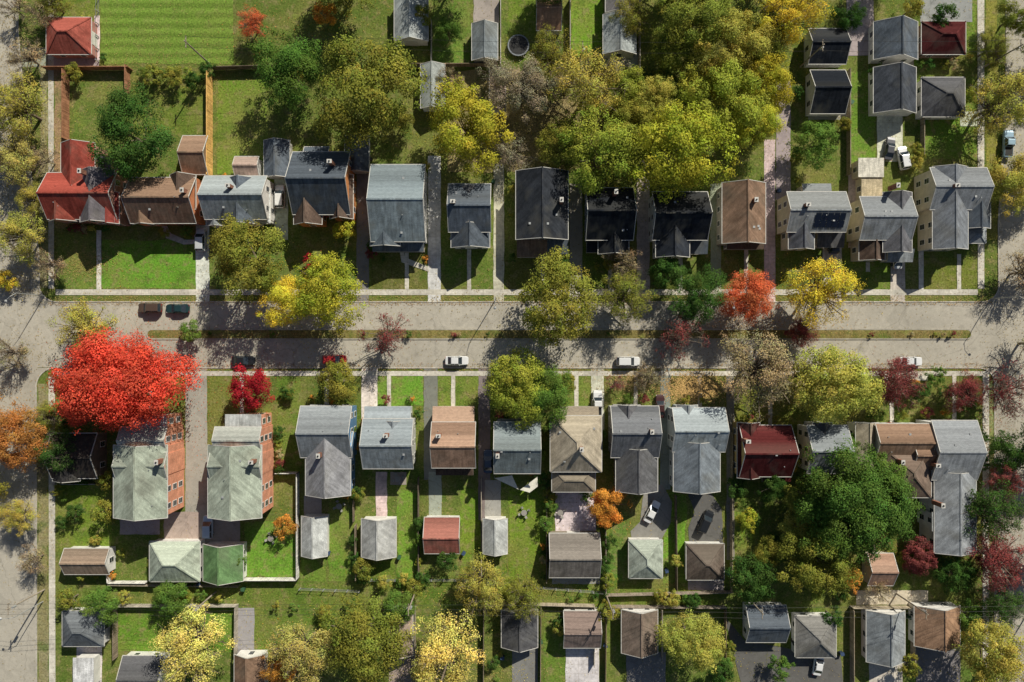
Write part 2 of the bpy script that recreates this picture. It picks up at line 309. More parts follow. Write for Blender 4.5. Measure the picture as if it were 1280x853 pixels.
def tree(px,py,r,ck,mode='d'):
    rm=r*S*.93
    v='B' if mode=='b' else ('A' if (mode=='a' and rm>3.2) else ('D' if rm>5 else 'M' if rm>2.8 else 'S' if rm>1.2 else 'U'))
    if v=='D' and (ck in 'RCX' or mode=='h'): v='H'
    sc_=rm/REFR[v]*1.04; x,y=P(px,py,1.1*rm); c=TC[ck]; j=RN.uniform(.9,1.12); col=(c[0]*j*RN.uniform(.93,1.07),c[1]*j,c[2]*j)
    place='beside the street' if 340<py<500 else ('by the side street' if px<75 or px>1215 else 'in a garden among the houses')
    dn={'d':'dense crowned','h':'dense crowned','a':'open crowned','b':'nearly bare'}[mode]
    big='small' if rm<3 else ('large' if rm>7 else 'medium')
    nm='shrub' if v=='U' else 'tree'
    lab=f"{big} {dn} {c[3]} tree {place}" if nm=='tree' else f"rounded {c[3]} garden shrub on the grass"
    rt=root(nm,(x,y,0),lab,nm,('trees of the neighbourhood' if nm=='tree' else 'garden shrubs'),RN.uniform(0,6.28))
    rt.scale=(sc_*RN.uniform(.93,1.07),sc_*RN.uniform(.93,1.07),sc_*RN.uniform(.92,1.1))
    tm,cm=RN.choice(TV[v])
    if v!='U': obj('trunk',tm,rt)
    obj('crown',cm,rt,color=col); TREES.append((x,y,rm,col))
T="""165 170 52 G;360 88 48 g;458 110 64 O;315 30 22 X a;408 20 18 N a;583 160 56 Y;650 112 42 K a;735 105 50 Q a;690 70 34 O a;752 190 54 Z;705 185 36 O;790 158 34 O;850 192 60 Y;905 130 54 Z;945 150 34 Y;915 62 46 Q;955 55 34 O;990 22 42 L a;870 20 48 O;820 128 34 Q;1015 183 32 g
1250 130 45 Q a;1265 230 36 Q;1270 20 26 O;1180 20 18 G;20 135 42 Q a;30 70 26 T b;20 205 32 F a;28 295 34 Q a;8 350 15 L;65 5 22 O a;15 10 20 T b;312 322 50 O;362 376 38 L;410 366 48 Y;430 285 17 Y;105 412 40 Q a;240 413 17 g;130 482 60 R;178 480 60 R;152 462 46 R;105 505 30 R;315 485 32 C
422 478 31 O;482 420 30 M b;697 375 53 O;648 484 44 Z;684 496 36 g;780 372 36 O a;835 342 28 G;872 370 36 G;935 372 35 X;1025 368 46 L a;850 422 32 M b;1005 415 22 M a;812 470 20 T b;945 465 50 T a;1045 482 53 Q;1000 470 32 T b;1120 478 34 M a;1205 490 26 M a;1258 488 34 M b
20 545 40 E;20 645 26 Q a;128 757 25 g;212 750 25 g;86 750 18 O;240 812 52 W a;380 812 44 F a;350 830 26 N a;455 798 56 O;500 760 24 g;560 815 54 W a;600 735 38 Q a;655 745 30 O a;762 633 27 N;865 800 42 Q;1048 612 54 J;1094 640 54 J;1050 655 50 g;1100 600 34 g;1010 622 30 O;1022 702 46 O;1000 660 26 Q;935 650 17 Y;940 722 32 G;1150 695 24 M
1240 640 42 G a;1250 700 40 M a;1240 815 46 Q;1262 565 28 G;1195 720 26 G;355 660 17 N;455 712 16 O;560 702 16 G;480 728 12 Q;130 640 18 O;135 600 14 O a;388 327 11 C;1065 725 18 N a;965 610 20 G;960 690 22 O;1255 760 30 G a
525 20 18 O a;560 40 20 g;790 20 26 O a;845 60 34 O;1060 20 20 G;1140 10 18 O;1100 490 20 G;1150 490 16 G;735 620 12 g;683 655 12 g;680 600 12 G;900 95 30 Y;960 100 34 Y;1240 60 24 O a;780 330 24 T b;640 190 26 K b;690 120 28 T b;780 110 30 Z;500 150 20 O a;620 90 24 K b;560 100 20 T b;770 95 24 K b
435 540 12 g;92 92 14 O a;215 95 16 O;240 100 14 G a;190 95 14 O a;95 640 14 G;520 735 14 O a;1060 560 20 g;1125 590 16 O;1180 660 16 G;1135 830 16 O;975 835 18 g;900 840 18 G;1255 600 26 M a;1212 770 18 g;705 480 16 O a;770 480 14 M b;1170 470 14 g;50 20 20 T b;45 250 24 Q a;10 440 26 T b;60 330 22 T b;640 735 20 Z a;530 850 22 W a;300 700 12 g;1100 740 18 T b;920 610 16 G;985 575 18 O;1040 770 16 G;760 765 16 O;70 560 30 G a;60 520 22 O a
430 -30 46 O;560 -35 40 G;700 -30 36 g;850 -40 46 O;990 -40 44 Y;1110 -40 34 G;1320 60 40 O;1320 190 42 Q;1330 320 36 T b;1300 430 34 T b;1320 560 44 G;1330 700 44 M a;-40 500 36 N a;-35 120 40 T a;-35 620 36 O;60 580 20 T b;40 700 20 T b;1285 340 30 T b;55 200 20 T b"""  # last row: off-frame and bare side-street trees added for the shadows they cast
for t in T.replace('\n',';').split(';'):
    a=t.split()
    if not a or float(a[2])<1: continue
    tree(float(a[0]),float(a[1]),float(a[2]),a[3],a[4] if len(a)>4 else 'd')

# ---------------------------------------------------------------- houses
FOOT=[]
def slopes(x0,y0,x1,y1,h,k,p,oh):
    X0,Y0,X1,Y1=x0-oh,y0-oh,x1+oh,y1+oh; W=X1-X0; D=Y1-Y0; e=h-oh*p+.17; xm=(X0+X1)/2; ym=(Y0+Y1)/2; L=[];rd=[]
    if k=='gx':
        r=e+D/2*p; L=[[(X0,Y0,e),(X1,Y0,e),(X1,ym,r),(X0,ym,r)],[(X1,Y1,e),(X0,Y1,e),(X0,ym,r),(X1,ym,r)]]; rd=[((X0,ym,r),(X1,ym,r))]
    elif k=='gy':
        r=e+W/2*p; L=[[(X1,Y0,e),(X1,Y1,e),(xm,Y1,r),(xm,Y0,r)],[(X0,Y1,e),(X0,Y0,e),(xm,Y0,r),(xm,Y1,r)]]; rd=[((xm,Y0,r),(xm,Y1,r))]
    elif k=='hip':
        a=min(W,D)/2*.96; r=e+min(W,D)/2*p
        if W>=D: A=(X0+a,ym,r);B=(X1-a,ym,r); L=[[(X0,Y0,e),(X1,Y0,e),B,A],[(X1,Y1,e),(X0,Y1,e),A,B],[(X0,Y1,e),(X0,Y0,e),A],[(X1,Y0,e),(X1,Y1,e),B]]
        else: A=(xm,Y0+a,r);B=(xm,Y1-a,r); L=[[(X1,Y0,e),(X1,Y1,e),B,A],[(X0,Y1,e),(X0,Y0,e),A,B],[(X0,Y0,e),(X1,Y0,e),A],[(X1,Y1,e),(X0,Y1,e),B]]
        rd=[(A,B)]+[((X0,Y0,e),A),((X1,Y1,e),B)]+([((X0,Y1,e),A),((X1,Y0,e),B)] if W>=D else [((X1,Y0,e),A),((X0,Y1,e),B)])
    elif k=='flat': L=[[(X0,Y0,h+.2),(X1,Y0,h+.2),(X1,Y1,h+.2),(X0,Y1,h+.2)]]; r=h+.2
    elif k in('sN','sS'):
        a,b=(h+.2,h+.2+D*p*.5); zs=(a,b) if k=='sS' else (b,a); r=b
        L=[[(X0,Y0,zs[0]),(X1,Y0,zs[0]),(X1,Y1,zs[1]),(X0,Y1,zs[1])]]
    return L,rd,r,e
wm=MB(); wm.box(-.6,-.03,-.8,.6,.06,.8,0); wm.face([(-.47,-.034,-.68),(.47,-.034,-.68),(.47,-.034,-.03),(-.47,-.034,-.03)],1); wm.face([(-.47,-.034,.03),(.47,-.034,.03),(.47,-.034,.68),(-.47,-.034,.68)],1); WIN=wm.build('window',['trim','glass'])
dm=MB(); dm.box(-.6,-.03,0,.6,.06,2.2,0); dm.box(-.46,-.06,0,.46,.0,2.05,1); DOOR=dm.build('door',['trim','plain'])
gm=MB(); gm.box(-1.3,-.03,0,1.3,.06,2.2,0)
for z in (.1,.62,1.14,1.66): gm.box(-1.2,-.05,z,1.2,-.02,z+.46,1)
GD_=gm.build('garage_door',['trim','plain'])
cm_=MB(); cm_.box(-.4,-.3,-2.2,.4,.3,.9,0); cm_.box(-.46,-.36,.9,.46,.36,1.0,1); cm_.cyl((0,0),.15,1.0,1.18,8,2); CH=cm_.build('chimney',['chim','gutter','dark'])
vm=MB(); vm.cyl((0,0),.06,-.4,.28,8,0); vm.cyl((0,0),.09,.24,.31,8,0); VENT=vm.build('vent_pipe',['steel'])
vb=MB(); vb.box(-.16,-.16,-.3,.16,.16,.1,0); vb.box(-.2,-.2,.1,.2,.2,.14,0); VBOX=vb.build('roof_vent',['steel'])
def inside(x,y,r): return r[0]-.1<x<r[2]+.1 and r[1]-.1<y<r[3]+.1
def house(name,label,cat,vols,wall=(.6,.57,.5),wmat='siding',front='S',chim=(),group=None,gdoor=None,wins=True,doorc=(.25,.05,.04),solar=None):
    V=[]
    for v in vols:
        h=v.get('h',5.7); x0,y1=P(v['r'][0],v['r'][1],h); x1,y0=P(v['r'][2],v['r'][3],h); V.append([x0,y0,x1,y1,h])
    cx=(V[0][0]+V[0][2])/2; cy=(V[0][1]+V[0][3])/2; rt=root(name,(cx,cy,0),label,cat,group)
    for i in range(len(V)): FOOT.append(tuple(V[i][:4])); V[i]=[V[i][0]-cx,V[i][1]-cy,V[i][2]-cx,V[i][3]-cy,V[i][4]]
    roofs=[]
    for i,(v,r) in enumerate(zip(vols,V)):
        k=v.get('k','gx'); p=v.get('p',.55)*1.2; oh=v.get('oh',.4 if r[4]>4 else .28); x0,y0,x1,y1=r[0]+oh,r[1]+oh,r[2]-oh,r[3]-oh; h=r[4]+.013*i
        L,rd,top,e=slopes(x0,y0,x1,y1,h,k,p,oh)
        if v.get('porch'):
            b=MB(); b.box(x0,y0,0.02,x1,y1,.4,0); obj('porch_floor',b.build('porch_floor',['plain']),rt,color=(.35,.33,.3))
            pm=MB(); pm.box(-.09,-.09,.4,.09,.09,h+.1,0); pm=pm.build('porch_post',['trim'])
            for (a,c) in ((x0+.15,y0+.15),(x1-.15,y0+.15),(x0+.15,y1-.15),(x1-.15,y1-.15)): obj('porch_post',pm,rt,(a,c,0))
        else:
            b=MB(); c4=[(x0,y0),(x1,y0),(x1,y1),(x0,y1)]
            for a in range(4):
                p_,q_=c4[a],c4[(a+1)%4]; b.face([(*p_,-.05),(*q_,-.05),(*q_,h),(*p_,h)])
            if k=='gx':
                for x in (x0,x1): b.face([(x,y0,h),(x,y1,h),(x,(y0+y1)/2,h+(y1-y0)/2*p)] if x==x1 else [(x,y1,h),(x,y0,h),(x,(y0+y1)/2,h+(y1-y0)/2*p)])
            if k=='gy':
                for y in (y0,y1): b.face([(x0,y,h),(x1,y,h),((x0+x1)/2,y,h+(x1-x0)/2*p)] if y==y0 else [(x1,y,h),(x0,y,h),((x0+x1)/2,y,h+(x1-x0)/2*p)])
            obj('wall',b.build('wall',[v.get('wm',wmat)]),rt,color=v.get('wc',wall))
        b=MB(); t=.17
        for f in L:
            b.face(f,0); b.face([(a,c,z-t) for a,c,z in reversed(f)],1)
            for a in range(len(f)):
                p_,q_=f[a],f[(a+1)%len(f)]
                if p_[2]>top-.01 and q_[2]>top-.01 and k not in('flat','sN','sS'): continue
                if k=='hip' and (p_[2]>e+.01 or q_[2]>e+.01): continue
                b.face([(p_[0],p_[1],p_[2]-t),(q_[0],q_[1],q_[2]-t),q_,p_],1)
        for a,c in rd: b.beam((a[0],a[1],a[2]+.01),(c[0],c[1],c[2]+.01),.28,.06,0)
        if k=='gx':
            for xx in (x0-oh+.05,x1+oh-.05):
                for yy in (y0-oh,y1+oh): b.beam((xx,yy,e+.01),(xx,(y0+y1)/2,top+.01),.1,.05,1)
        if k=='gy':
            for yy in (y0-oh+.05,y1+oh-.05):
                for xx in (x0-oh,x1+oh): b.beam((xx,yy,e+.01),((x0+x1)/2,yy,top+.01),.1,.05,1)
        if k in('gx','hip'):
            for yy in (y0-oh-.06,y1+oh+.06): b.beam((x0-oh,yy,e-.08),(x1+oh,yy,e-.08),.12,.12,1)
        if k in('gy','hip'):
            for xx in (x0-oh-.06,x1+oh+.06): b.beam((xx,y0-oh,e-.08),(xx,y1+oh,e-.08),.12,.12,1)
        rc=v.get('c',(.1,.1,.1)); j=RN.uniform(1.3,1.65) if sum(rc)>.45 else (RN.uniform(1.05,1.45) if sum(rc)>.2 else RN.uniform(.8,1.0))
        if rc[0]>2.5*rc[1]: j=1.0
        rc=tuple(min(q*j,.75) for q in rc)
        rf=obj('roof',b.build('roof',['shingle','gutter']),rt,color=rc); roofs.append((rf,x0,y0,x1,y1,h,k,p,top))
        if i==0 and solar:
            sm=MB(); c0,c1,s0,s1=solar
            for a in range(5):
                for c in range(2):
                    xa=x0+(x1-x0)*(c0+(c1-c0)*a/5)+.04; xb=x0+(x1-x0)*(c0+(c1-c0)*(a+1)/5)-.04; ya=y0+(y1-y0)/2*(s0+(s1-s0)*c/2)+.04; yb=y0+(y1-y0)/2*(s0+(s1-s0)*(c+1)/2)-.04
                    za=e+(ya-y0+oh)*p+.12; zb=e+(yb-y0+oh)*p+.12; sm.face([(xa,ya,za),(xb,ya,za),(xb,yb,zb),(xa,yb,zb)])
            obj('solar_panel',sm.build('solar_panel',['solar']),rf)
        if i==0 and r[4]>4:
            for _ in range(RN.choice([2,3])):
                vx=RN.uniform(x0+1,x1-1); vy=RN.uniform(y0+1,y1-1)
                z=h+.17+(min(vy-y0,y1-vy) if k=='gx' else min(vx-x0,x1-vx) if k=='gy' else min(vy-y0,y1-vy,vx-x0,x1-vx))*p if k in('gx','gy','hip') else h+.2
                obj('vent_pipe',VENT,rf,(vx,vy,z)) if RN.random()<.5 else obj('roof_vent',VBOX,rf,(vx,vy,z))
        if wins and not v.get('porch') and v.get('w',True):
            rows=[1.55,4.25] if h>5 else [1.5]
            if h>7: rows=[1.6,3.9,6.2]
            for sd in 'NSEW':
                ln=(x1-x0) if sd in'NS' else (y1-y0); n=max(1,int(ln/(2.7 if h>4 else 3.2)))
                for zi,z in enumerate(rows):
                    for q in range(n):
                        tt=(q+.5)/n
                        if sd=='S': lo=(x0+ln*tt,y0-.02);rz=0
                        if sd=='N': lo=(x0+ln*tt,y1+.02);rz=math.pi
                        if sd=='E': lo=(x1+.02,y0+ln*tt);rz=math.pi/2
                        if sd=='W': lo=(x0-.02,y0+ln*tt);rz=-math.pi/2
                        if any(inside(lo[0],lo[1],(w[0]+.3,w[1]+.3,w[2]-.3,w[3]-.3)) and w[4]>z and not vols[jj].get('porch') for jj,w in enumerate(V) if jj!=i): continue
                        if i==0 and sd==front and zi==0 and q==n//2 and h>4:
                            obj('door',DOOR,rt,(lo[0],lo[1],.1),rz,color=doorc); continue
                        if gdoor==sd and h<4: continue
                        obj('window',WIN,rt,(lo[0],lo[1],z),rz)
        if gdoor and i==0:
            rz={'S':0,'N':math.pi,'E':math.pi/2,'W':-math.pi/2}[gdoor]; xm=(x0+x1)/2; ym=(y0+y1)/2
            lo={'S':(xm,y0-.02),'N':(xm,y1+.02),'E':(x1+.02,ym),'W':(x0-.02,ym)}[gdoor]
            obj('garage_door',GD_,rt,(lo[0],lo[1],0),rz,color=(.65,.63,.58))
    for (a,c) in chim:
        rf,x0,y0,x1,y1,h,k,p,top=roofs[0]; x,y=P(a,c,top+.5); obj('chimney',CH,rf,(x-cx,y-cy,top-.2),RN.choice([0,math.pi/2]))
    return rt
SL=(.085,.10,.12); BK=(.026,.03,.038); GR=(.19,.205,.215); GL=(.36,.37,.36); GG=(.26,.29,.235); TN=(.29,.25,.19); BR=(.20,.13,.09); BD=(.10,.07,.055); RD=(.30,.068,.05); DR=(.11,.026,.026); GN=(.12,.21,.09); DG=(.085,.085,.09); WH=(.82,.8,.76); CR=(.70,.62,.47); YE=(.68,.50,.20); BRK=(.64,.29,.18); PK=(.54,.26,.22)
def V(x0,y0,x1,y1,k='gx',h=5.7,c=GR,p=.55,**kw): return dict(r=(x0,y0,x1,y1),k=k,h=h,c=c,p=p,**kw)
hs='houses along the street'
house('house','red roofed house with cross gables beside side street','house',[V(58,216,146,274,'gx',5.2,RD),V(76,178,118,235,'gy',5,(.26,.06,.045)),V(100,212,142,278,'gy',5.5,(.12,.11,.12),.62),V(60,236,98,277,'gy',4.8,(.22,.055,.04),.7),V(118,196,140,214,'flat',3,DG),V(128,240,148,280,'gy',5.0,(.26,.06,.05),.9)],wall=(.45,.24,.18),wmat='brick',chim=[(100,214)],group=hs)
house('house','brick house with brown roof and steep gables','house',[V(162,222,245,279,'gx',4.8,BR,.6),V(212,218,244,262,'gy',4.6,BD,.8),V(165,240,198,281,'gy',4.2,BR,.7)],wall=(.55,.22,.11),wmat='brick',chim=[(228,238)],group=hs)
house('house','white house with pale grey and slate roof','house',[V(255,220,334,274,'gx',5.5,(.26,.29,.3),.6),V(284,222,320,280,'gy',5.2,SL,.7),V(312,240,338,279,'hip',3.2,GL,.4),V(258,250,284,283,'gy',4,GR,.6)],wall=WH,chim=[(285,232)],group=hs)
house('house','dark slate roofed brick house with front gables','house',[V(365,190,438,268,'gx',5.6,SL,.6),V(367,235,402,281,'gy',5.2,BD,.75),V(412,218,441,274,'gy',4.6,BD,.9),V(380,184,412,205,'gx',4,SL)],wall=(.6,.25,.10),wmat='brick',chim=[(412,202)],group=hs)
house('house','wide two storey house with blue-grey hipped roof','house',[V(463,206,532,302,'gx',5.8,(.15,.18,.195),.42),V(466,290,530,315,'sS',3.2,SL,.5,porch=True),V(463,228,500,308,'gy',5.2,(.10,.12,.14),.45)],wall=WH,group=hs)
house('house','narrow white house with dark slate roof','house',[V(560,230,614,290,'gx',5.7,SL,.5),V(564,280,612,310,'gy',4.6,SL,.6),V(572,232,600,280,'gy',5.6,DG,.5)],wall=WH,chim=[(566,252)],group=hs)
house('house','dark roofed house with brown porch roof','house',[V(645,213,710,300,'gy',5.8,(.045,.05,.06),.45),V(646,296,684,322,'sS',3.1,BR,.4,porch=True),V(684,292,710,318,'sS',3.4,SL,.4)],wall=(.5,.5,.52),chim=[(702,250)],group=hs)
house('house','black roofed house with small dormer','house',[V(732,235,792,300,'gx',5.6,BK,.6),V(748,280,786,318,'gy',4.3,BK,.65),V(733,296,752,316,'sS',3,BK,.4,porch=True)],wall=(.35,.4,.5),chim=[(770,240)],group=hs)
house('house','white house with black roof and metal trim','house',[V(815,240,885,300,'gx',5.7,BK,.6),V(820,262,862,322,'gy',5.2,(.035,.04,.05),.6),V(862,296,884,318,'sS',3,SL,.4,porch=True)],wall=WH,group=hs)
house('house','long brown roofed house beside a driveway','house',[V(903,228,957,305,'gy',5.2,BR,.5),V(908,298,954,312,'sS',3,BD,.4,porch=True)],wall=(.5,.45,.38),chim=[(945,250)],group=hs)
house('house','cream house with grey roof and solar panels','house',[V(983,240,1058,290,'gx',5.8,(.18,.19,.195),.45),V(986,272,1018,312,'gy',5.0,(.1,.105,.12),.6),V(1020,288,1054,310,'sS',3,DG,.4,porch=True),V(1002,230,1038,248,'sN',3.2,GR,.3)],wall=CR,chim=[(1010,256)],group=hs,solar=(.42,.96,.08,.85))
house('house','tall cream house with grey roof and pale flat rear wing','house',[V(1074,246,1140,300,'gx',5.8,(.16,.17,.18),.42),V(1104,240,1140,316,'gy',5.5,(.11,.11,.12),.5),V(1074,296,1106,326,'gy',4,BD,.6),V(1108,312,1140,328,'sS',3,GR,.4,porch=True),V(1072,198,1104,222,'flat',3,(.5,.47,.4)),V(1076,220,1102,250,'flat',2.7,(.36,.30,.2))],wall=CR,chim=[(1122,232)],group=hs)
house('house','cream corner house with light and dark grey roof','house',[V(1162,210,1234,262,'gx',5.8,(.19,.2,.21),.42),V(1166,208,1210,312,'gy',5.6,(.14,.15,.165),.45),V(1206,232,1238,286,'gy',5.2,SL,.45),V(1208,284,1232,304,'hip',3.4,GR,.4)],wall=(.7,.64,.52),chim=[(1196,232)],group=hs)
house('house','dark shingled bungalow beneath a red maple','house',[V(64,542,122,598,'gx',3.6,(.055,.045,.04),.45),V(66,562,100,602,'gy',3.4,(.05,.048,.05),.5)],wall=(.2,.16,.12),wmat='brick',front='N',group=hs)
for (ox,l) in ((0,'brick apartment house with grey-green roof beside maple'),(118,'brick apartment house with grey-green roof beside driveway')):
    house('apartment_house',l,'house',[V(142+ox,556,209+ox,648,'gy',7.6,GG,.36),V(150+ox,534,209+ox,566,'gx',7.3,(.26,.27,.245),.45),V(144+ox,566,209+ox,598,'gx',7.8,(.22,.245,.205),.42),V(164+ox,518,209+ox,538,'flat',6.6,GL)],wall=BRK,wmat='brick',front='N',chim=[(196+ox,578)],group=hs)
house('house','grey roofed house with blue wall edge','house',[V(375,508,440,572,'gx',5.8,GR,.5),V(382,540,438,620,'gy',5.6,(.2,.2,.21),.5),V(388,506,434,522,'sN',3.2,GL,.4,porch=True),V(428,540,442,575,'gx',4.4,(.12,.2,.3),.5)],wall=(.12,.25,.42),front='N',chim=[(398,570)],group=hs)
house('house','blue-grey shingled gable house with lower front section','house',[V(453,524,517,586,'gx',5.8,(.20,.225,.24),.5),V(456,508,514,534,'sN',4.4,(.22,.245,.26),.4),V(478,526,506,566,'gy',5.5,(.17,.19,.205),.5)],wall=(.6,.6,.56),front='N',chim=[(482,545)],group=hs)
house('house','house with two tone tan and brown roof','house',[V(539,528,595,585,'gx',5.8,(.24,.155,.11),.5),V(541,508,593,532,'sN',4.6,(.34,.23,.165),.4),V(545,580,592,594,'sS',3,BD,.4)],wall=(.5,.42,.35),front='N',chim=[(548,545)],group=hs)
house('house','slate roofed house with rear shade sails','house',[V(617,528,676,592,'gx',5.7,(.15,.175,.18),.5),V(622,524,672,545,'sN',4.2,(.13,.15,.16),.3)],wall=(.5,.45,.4),front='N',chim=[(622,570)],group=hs)
house('house','tan roofed foursquare house with pyramid roof','house',[V(688,520,752,590,'hip',5.9,TN,.5),V(700,508,748,528,'sN',3.4,(.26,.22,.17),.4,porch=True),V(690,584,744,615,'hip',4.4,(.2,.17,.13),.45)],wall=(.45,.35,.24),front='N',chim=[(727,562)],group=hs)
house('house','dark grey roofed house with long rear gable','house',[V(763,508,824,572,'gx',5.8,(.12,.125,.135),.5),V(770,560,822,615,'gy',5.3,(.10,.10,.105),.55),V(768,506,800,530,'gy',5.4,(.13,.13,.14),.6)],wall=(.5,.5,.48),front='N',chim=[(815,540)],group=hs)
house('house','slate roofed house with weathered light streaks','house',[V(840,510,907,565,'gx',5.8,(.22,.245,.255),.5),V(842,552,900,615,'gy',5.6,(.15,.17,.19),.45),V(846,506,872,526,'gy',5.2,GR,.55)],wall=(.45,.5,.52),front='N',group=hs)
house('house','yellow sided house with deep red roof','house',[V(924,532,990,596,'gx',4.6,DR,.6),V(922,528,950,598,'gy',4.4,(.08,.028,.026),.6),V(952,580,988,602,'sS',3,DR,.4)],wall=YE,front='N',chim=[(935,552)],group=hs)
house('house','grey roofed house behind the large green tree','house',[V(1008,532,1060,592,'gx',5.2,GR,.5),V(1016,528,1040,560,'gy',5,DG,.5)],wall=WH,front='N',group=hs)
house('house','large brown roofed house with several ridges','house',[V(1094,530,1164,575,'gx',5.6,BR,.45),V(1070,528,1098,585,'gy',4.4,TN,.5),V(1104,560,1164,622,'hip',5.4,(.19,.14,.11),.45),V(1140,548,1176,588,'gx',5.5,BR,.5)],wall=WH,front='N',chim=[(1128,578),(1172,582)],group=hs)
house('apartment_house','long grey roofed apartment block with pale walls','house',[V(1164,526,1222,600,'gx',5.8,(.2,.21,.22),.4),V(1168,590,1220,692,'gy',5.6,(.18,.19,.2),.35),V(1164,640,1190,664,'flat',5.2,GL)],wall=WH,front='N',chim=[(1178,632)],group=hs)
gr='garages and outbuildings behind the houses'
GA=[(58,22,114,68,'hip',(.36,.10,.075),PK,'E','red roofed brick garage beside a striped lawn'),(228,170,260,218,'gx',BR,(.3,.2,.13),'S','brown roofed garage by the wooden fence'),(330,175,362,222,'gy',SL,WH,'S','dark slate roofed garage beside a driveway'),
(431,170,461,215,'gy',SL,WH,'S','slate roofed garage at the driveway end'),(293,196,324,220,'gx',(.34,.25,.21),WH,'S','small pinkish roofed shed behind a house'),(493,-6,535,52,'gy',(.28,.30,.30),WH,'S','pale grey roofed garage behind the fence'),(590,29,622,76,'gy',(.16,.18,.19),WH,'N','small slate roofed shed beside the lawn'),
(670,-6,702,38,'gx',(.28,.17,.11),WH,'S','brown roofed garage with white trim'),(754,18,795,68,'gy',(.24,.26,.26),WH,'N','grey gabled garage with white trim'),(757,-20,792,16,'gy',(.16,.15,.15),WH,'N','dark gabled shed behind a garage'),(526,80,556,136,'gy',(.26,.28,.27),WH,'N','grey roofed shed beneath a yellow tree'),(612,86,632,140,'gy',(.3,.23,.19),WH,'N','brownish roofed shed under bare branches'),
(1092,27,1147,75,'gy',SL,WH,'E','dark slate roofed garage with white trim'),(1092,84,1145,142,'gy',(.065,.072,.085),WH,'S','slate roofed garage above a concrete drive'),(1012,88,1057,142,'gx',BK,WH,'S','black roofed garage beneath a tree'),(1010,36,1058,80,'gx',BK,WH,'S','black roofed outbuilding between trees'),(1152,97,1206,146,'hip',DG,WH,'E','charcoal hipped garage with white trim'),(1152,27,1207,68,'hip',(.09,.025,.025),(.3,.2,.15),'E','dark red roofed garage by the pavement'),
(80,686,137,718,'gx',(.26,.19,.14),WH,'N','tan and brown roofed garage by the pavement'),(187,677,250,727,'hip',GG,WH,'N','wide grey-green hipped garage'),(254,680,304,727,'gy',GN,WH,'N','green roofed garage beside a white fence'),(377,645,409,696,'gy',GL,WH,'N','pale grey roofed narrow garage'),(452,648,495,697,'gy',(.29,.29,.28),WH,'N','pale grey roofed garage at a paved court'),
(530,647,575,692,'gx',(.42,.155,.12),WH,'N','faded red roofed garage at a paved court'),(604,648,634,693,'gy',GL,WH,'N','small pale grey roofed garage'),(686,667,750,722,'gx',(.18,.16,.14),TN,'N','wide brown-grey roofed garage'),(786,675,828,723,'hip',(.29,.32,.27),WH,'N','pale green-grey hipped garage'),(858,680,905,725,'hip',(.14,.11,.09),WH,'N','brown hipped garage with white trim'),
(78,764,130,808,'hip',(.12,.13,.14),WH,'S','dark grey roofed garage with white walls'),(92,822,118,860,'flat',(.5,.5,.5),WH,'S','small white flat roofed outbuilding'),(153,820,206,868,'gx',DG,WH,'S','dark roofed outbuilding with white trim'),(293,818,331,866,'gy',BR,WH,'S','brown roofed outbuilding with white trim'),(487,762,516,820,'gy',(.22,.17,.14),WH,'S','brownish roofed narrow garage'),(627,762,672,810,'gy',DG,WH,'S','charcoal gabled garage by the fence'),
(704,764,751,810,'gx',(.20,.15,.13),WH,'S','brown roofed garage facing a concrete drive'),(777,762,822,817,'gy',(.19,.145,.115),WH,'S','brown roofed garage with white upper wall'),(932,757,983,803,'gx',SL,WH,'S','dark slate roofed garage'),(994,770,1045,822,'hip',(.18,.175,.165),WH,'S','grey hipped garage beside asphalt drive'),(1083,763,1131,828,'gy',GR,WH,'S','grey roofed garage with long white walls'),(1143,757,1200,808,'gy',(.25,.155,.10),WH,'S','orange-brown roofed garage with white wall'),
(1084,692,1117,732,'gx',(.24,.15,.11),CR,'S','brown roofed shed beneath the large tree')]
for (a,b_,c,d,k,col,wc,gd,l) in GA: house('garage',l,'garage',[V(a,b_,c,d,k,2.6 if c-a<60 else 2.9,col,.5)],wall=wc,gdoor=gd,group=gr,wins=(c-a)>35)

# ---------------------------------------------------------------- fences
def fence(pts,h=1.8,col=(.3,.2,.12),label='brown timber board fence between two gardens',solid=True):
    q=[P(*p) for p in pts]; b=MB()
    for i in range(len(q)-1):
        a,c=Vector(q[i]),Vector(q[i+1]); L=(c-a).length; n=max(1,int(L/2.3))
        if solid: b.beam((a.x,a.y,h/2+.03),(c.x,c.y,h/2+.03),.07,h-.06)
        else:
            for z in (h*.95,h*.5,.15): b.beam((a.x,a.y,z),(c.x,c.y,z),.035,.035)
        for k in range(n+1):
            p=a.lerp(c,k/n); b.box(p.x-.07,p.y-.07,0,p.x+.07,p.y+.07,h+.08)
        if solid: b.beam((a.x,a.y,h+.02),(c.x,c.y,h+.02),.12,.05)
    obj('fence',b.build('fence',['wood' if solid else 'steel']),color=tuple(v*1.25 for v in col),label=label,category='fence',group='garden fences')
YW=(.66,.40,.14); BW=(.34,.17,.10); WF=(.66,.64,.6)
fence([(266,96),(266,222)],2.8,YW,'fresh golden timber board fence beside a lawn'); fence([(87,92),(87,176)],2.3,BW,'reddish brown timber fence beside a lawn'); fence([(60,88),(166,88)],1.9,BW,'reddish brown timber fence along a rear garden')
fence([(163,86),(163,122)],2,BW,'short reddish brown timber fence panel')
fence([(268,88),(345,86)],1.8,(.15,.12,.09),'dark timber board fence'); fence([(505,84),(622,84)],1.8,(.22,.17,.12)); fence([(540,30),(540,84)],1.6,(.4,.38,.34),'pale weathered timber fence'); fence([(626,0),(626,84)],1.8,(.5,.47,.42),'pale timber fence beside a lawn'); fence([(712,0),(712,84)],1.7,(.45,.42,.38),'pale timber fence beside a lawn'); fence([(798,0),(798,90)],1.8,(.45,.4,.33),'pale timber fence beside a garage')
